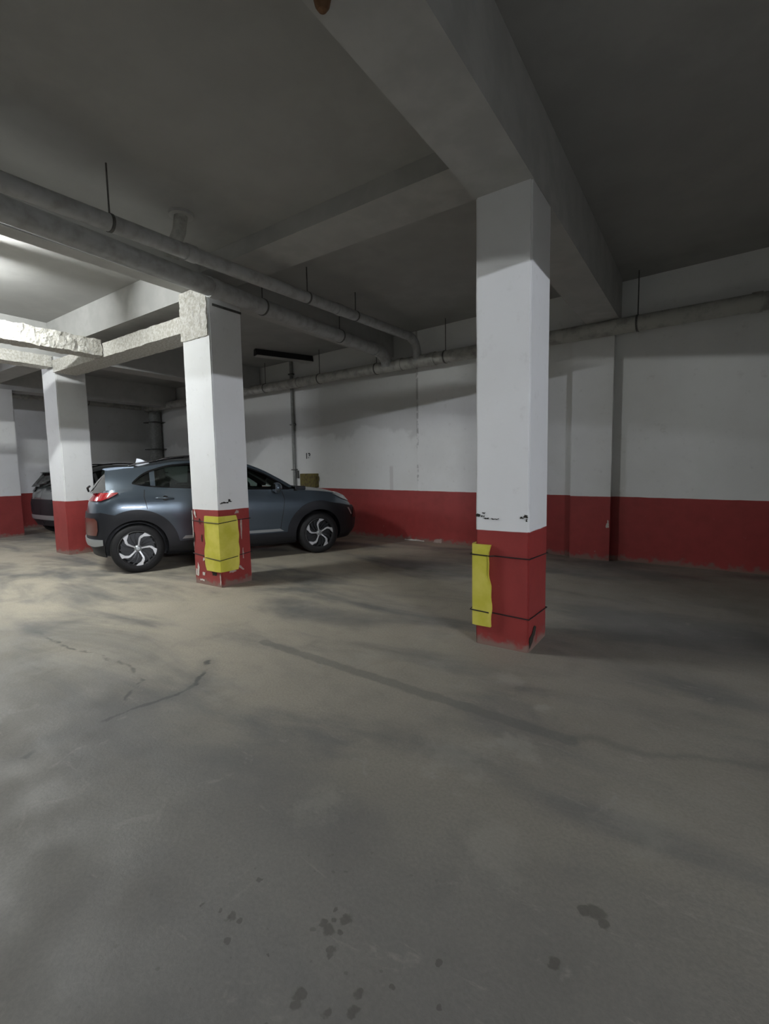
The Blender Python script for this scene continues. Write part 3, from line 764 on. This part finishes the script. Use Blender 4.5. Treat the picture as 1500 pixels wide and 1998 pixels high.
    # roof skin, windscreen
    def top_z(x, y): return zr(x)+.045*(1-min(1, abs(y)/yt(x))**2.2)*(1 if x > .1 else 1-.35*(.1-x)/.4)
    def sheet(name, xa, xb, mat, th, inset=0, nx=30, ny=20):
        bm = bmesh.new(); A = []; B = []
        for i in range(nx+1):
            x = xa+(xb-xa)*i/nx; yy = yt(x)-inset
            A.append([bm.verts.new((x, -yy+2*yy*j/ny, top_z(x, -yy+2*yy*j/ny))) for j in range(ny+1)])
            B.append([bm.verts.new((x, -yy+2*yy*j/ny, top_z(x, -yy+2*yy*j/ny)-th)) for j in range(ny+1)])
        for i in range(nx):
            for j in range(ny):
                bm.faces.new((A[i][j], A[i+1][j], A[i+1][j+1], A[i][j+1])); bm.faces.new((B[i][j], B[i][j+1], B[i+1][j+1], B[i+1][j]))
            for j in (0, ny): bm.faces.new((A[i][j], B[i][j], B[i+1][j], A[i+1][j]))
        for i in (0, nx):
            for j in range(ny): bm.faces.new((A[i][j], A[i][j+1], B[i][j+1], B[i][j]))
        return obj(name, bm, mat, car, smooth=True)
    sheet('roof', -.30, 1.42, M['paint'], .025)
    sheet('windscreen', 1.42, 2.32, M['glass'], .006, .02)
    # wiper cowl
    bm = bmesh.new(); box(bm, 2.28, 2.46, -.70, .70, 1.03, 1.085, .012); obj('scuttle', bm, M['clad'], car)
    # spoiler
    bm = bmesh.new()
    prism(bm, [(-.36, 1.395), (-.30, 1.38), (.02, 1.40), (.02, 1.43), (-.2, 1.425), (-.34, 1.41)], lambda x, z: (x, -.575, z), lambda x, z: (x, .575, z)); obj('spoiler', bm, M['paint'], car)
    # rear glass and tailgate upper
    bm = bmesh.new()
    rows = []
    for i in range(11):
        t = i/10; x = -.28-.22*t-.02*math.sin(math.pi*t); z = 1.385-.30*t; yy = .54+.17*t
        rows.append([bm.verts.new((x-.035*(1-(j/8-1)**2)*1, -yy+2*yy*j/16, z)) for j in range(17)])
    for a, b in zip(rows, rows[1:]):
        for j in range(16): bm.faces.new((a[j], a[j+1], b[j+1], b[j]))
    obj('rear_window', bm, M['glass'], car, smooth=True)
    for s in (-1, 1):
        bm = bmesh.new()
        a = [(-.28, .54, 1.385), (-.50, .71, 1.085), (-.32, .745, 1.09), (-.30, .575, 1.385)]
        vs = [bm.verts.new((x, s*y, z)) for x, y, z in a]+[bm.verts.new((x+.02, s*(y-.03), z)) for x, y, z in a]
        for f_ in ((0, 1, 2, 3), (7, 6, 5, 4), (0, 4, 5, 1), (1, 5, 6, 2), (2, 6, 7, 3), (3, 7, 4, 0)): bm.faces.new([vs[i] for i in f_])
        obj('tailgate_pillar', bm, M['gloss'], car)
    bm = bmesh.new(); tube(bm, [(-.56, .05, 1.09), (-.57, .0, 1.14), (-.53, -.25, 1.17)], .014, 8); obj('rear_wiper', bm, M['dark'], car, smooth=True)
    # roof rails
    for s in (-1, 1):
        bm = bmesh.new()
        xs = [-.05+1.45*k/16 for k in range(17)]
        tube(bm, [(x, s*.565, zr(x)+.03+.035*math.sin(math.pi*min(1, max(0, k/16)))**.35) for k, x in enumerate(xs)], .014, 10); obj('roof_rail', bm, M['gloss'], car, smooth=True)
    # fin antenna
    bm = bmesh.new(); prism(bm, [(.05, 1.46), (.25, 1.485), (.14, 1.545), (.08, 1.56)], lambda x, z: (x, -.014, z), lambda x, z: (x, .014, z)); obj('roof_antenna', bm, M['skid'], car)
    # mirrors
    for s in (-1, 1):
        bm = bmesh.new(); r = bmesh.ops.create_uvsphere(bm, u_segments=20, v_segments=12, radius=1)
        bmesh.ops.scale(bm, verts=bm.verts, vec=(.075, .12, .08))
        for v in bm.verts:
            if v.co.x < -.03: v.co.x = -.03+(v.co.x+.03)*.2
        bmesh.ops.translate(bm, verts=bm.verts, vec=(1.90, s*.98, 1.085)); m_ = obj('door_mirror', bm, M['paint'], car, smooth=True)
        bm = bmesh.new(); tube(bm, [(1.92, s*.80, 1.03), (1.92, s*.90, 1.05)], [.04, .03], 12); obj('mirror_foot', bm, M['gloss'], m_, smooth=True)
        bm = bmesh.new(); box(bm, 1.855, 1.862, s*.98-.085, s*.98+.085, 1.03, 1.14, .003); obj('mirror_glass', bm, M['chrome'], m_)
    # seats
    for sx in (.75, 1.55):
        for sy in (-.38, .38):
            bm = bmesh.new(); box(bm, sx-.38, sx+.10, sy-.24, sy+.24, .62, .74, .05); box(bm, sx-.42, sx-.28, sy-.23, sy+.23, .70, 1.22, .05)
            st = obj('seat', bm, M['cabin'], car, smooth=True)
            bm = bmesh.new(); box(bm, sx-.42, sx-.33, sy-.12, sy+.12, 1.24, 1.39, .035); obj('head_rest', bm, M['cabin'], st, smooth=True)
    # wheels
    def wheel(cx, s, rot):
        wt = empty('wheel', (cx, s*.79, .33)); wt.parent = car
        o_ = s*.105          # outer face
        bm = bmesh.new()
        lathe(bm, [(.215, -.10), (.235, -.115), (.262, -.118), (.300, -.112), (.322, -.092), (.33, -.06), (.33, .06), (.322, .092), (.30, .112), (.262, .118), (.235, .115), (.215, .10), (.215, -.10)], 72)
        obj('tyre', bm, M['rubber'], wt, smooth=True)
        bm = bmesh.new()
        lathe(bm, [(.236, s*.118), (.240, s*.112), (.232, s*.100), (.222, s*.085), (.212, s*.0), (.212, -s*.10)], 72)
        obj('rim', bm, M['skid'], wt, smooth=True)
        bm = bmesh.new(); lathe(bm, [(.001, s*.035), (.205, s*.035), (.21, s*.02)], 48); obj('brake_disc', bm, M['alloyd'], wt, smooth=True)
        def spoke(name, ang, prof, mat, y0, y1):
            bm = bmesh.new(); ca, sa = math.cos(ang), math.sin(ang)
            q = [(r*math.cos(a), r*math.sin(a)) for r, a in prof]
            def F(y):
                def g(u, v):
                    rr = math.hypot(u, v); dish = -.018*math.exp(-((rr)/.09)**2)
                    return (u*ca-v*sa, s*(y+dish), u*sa+v*ca)
                return g
            # quads between the two flanks
            k = len(q)//2; A0 = [bm.verts.new(F(y0)(*p_)) for p_ in q]; B0 = [bm.verts.new(F(y1)(*p_)) for p_ in q]
            n2 = len(q)
            for i in range(k-1):
                bm.faces.new((A0[i], A0[i+1], A0[n2-2-i], A0[n2-1-i])); bm.faces.new((B0[i], B0[n2-1-i], B0[n2-2-i], B0[i+1]))
            for i in range(n2): bm.faces.new((A0[i], A0[(i+1) % n2], B0[(i+1) % n2], B0[i]))
            return obj(name, bm, mat, wt)
        D = math.radians; sg = 1
        for k in range(5):
            a = rot+k*2*math.pi/5
            main = [(.040, D(14)), (.09, D(7)), (.14, D(5)), (.172, D(0)), (.20, D(-9)), (.236, D(-13)), (.236, D(-36)), (.210, D(-30)), (.178, D(-15)), (.14, D(-5)), (.09, D(-5)), (.040, D(-14))]
            spoke('spoke', a, main, M['alloy'], .110, .085)
            sec = [(.05, D(34)), (.12, D(26)), (.175, D(20)), (.232, D(12)), (.232, D(4)), (.18, D(13)), (.12, D(17)), (.05, D(14))]
            spoke('spoke_web', a, sec, M['alloyd'], .098, .075)
            thin = [(.06, D(-22)), (.12, D(-26)), (.18, D(-33)), (.232, D(-44)), (.232, D(-49)), (.18, D(-38)), (.12, D(-31)), (.06, D(-30))]
            spoke('spoke_web', a, thin, M['alloyd'], .100, .085)
        bm = bmesh.new(); lathe(bm, [(.001, s*.104), (.024, s*.103), (.030, s*.095), (.048, s*.085), (.05, s*.05)], 32); obj('hub_cap', bm, M['skid'], wt, smooth=True)
        return wt
    D = math.radians
    wheel(0, -1, D(7)); wheel(2.6, -1, D(31)); wheel(0, 1, D(20)); wheel(2.6, 1, D(50))
    kill(cut, b0)
    return car
car = make_car()
hd = math.radians(63.89)
ax = Vector((math.cos(hd), math.sin(hd), 0)); ln = Vector((-ax.y, ax.x, 0))
car.location = Vector((-6.268, 3.264, 0))+ln*.895
car.rotation_euler = (0, 0, hd)
tag(car, 'blue-grey compact SUV with black wheel arches parked nose to the back wall', 'car')
car2 = copy_tree(car, None, {'blue grey car paint': M['paint2'], 'tail lamp red': M['gloss'], 'amber reflector': M['clad']})
car2.location = (-11.86, 4.74, 0); car2.rotation_euler = (0, 0, math.radians(90))
tag(car2, 'dim silver car in the far dark bay, glimpsed between the two leftmost columns', 'car')
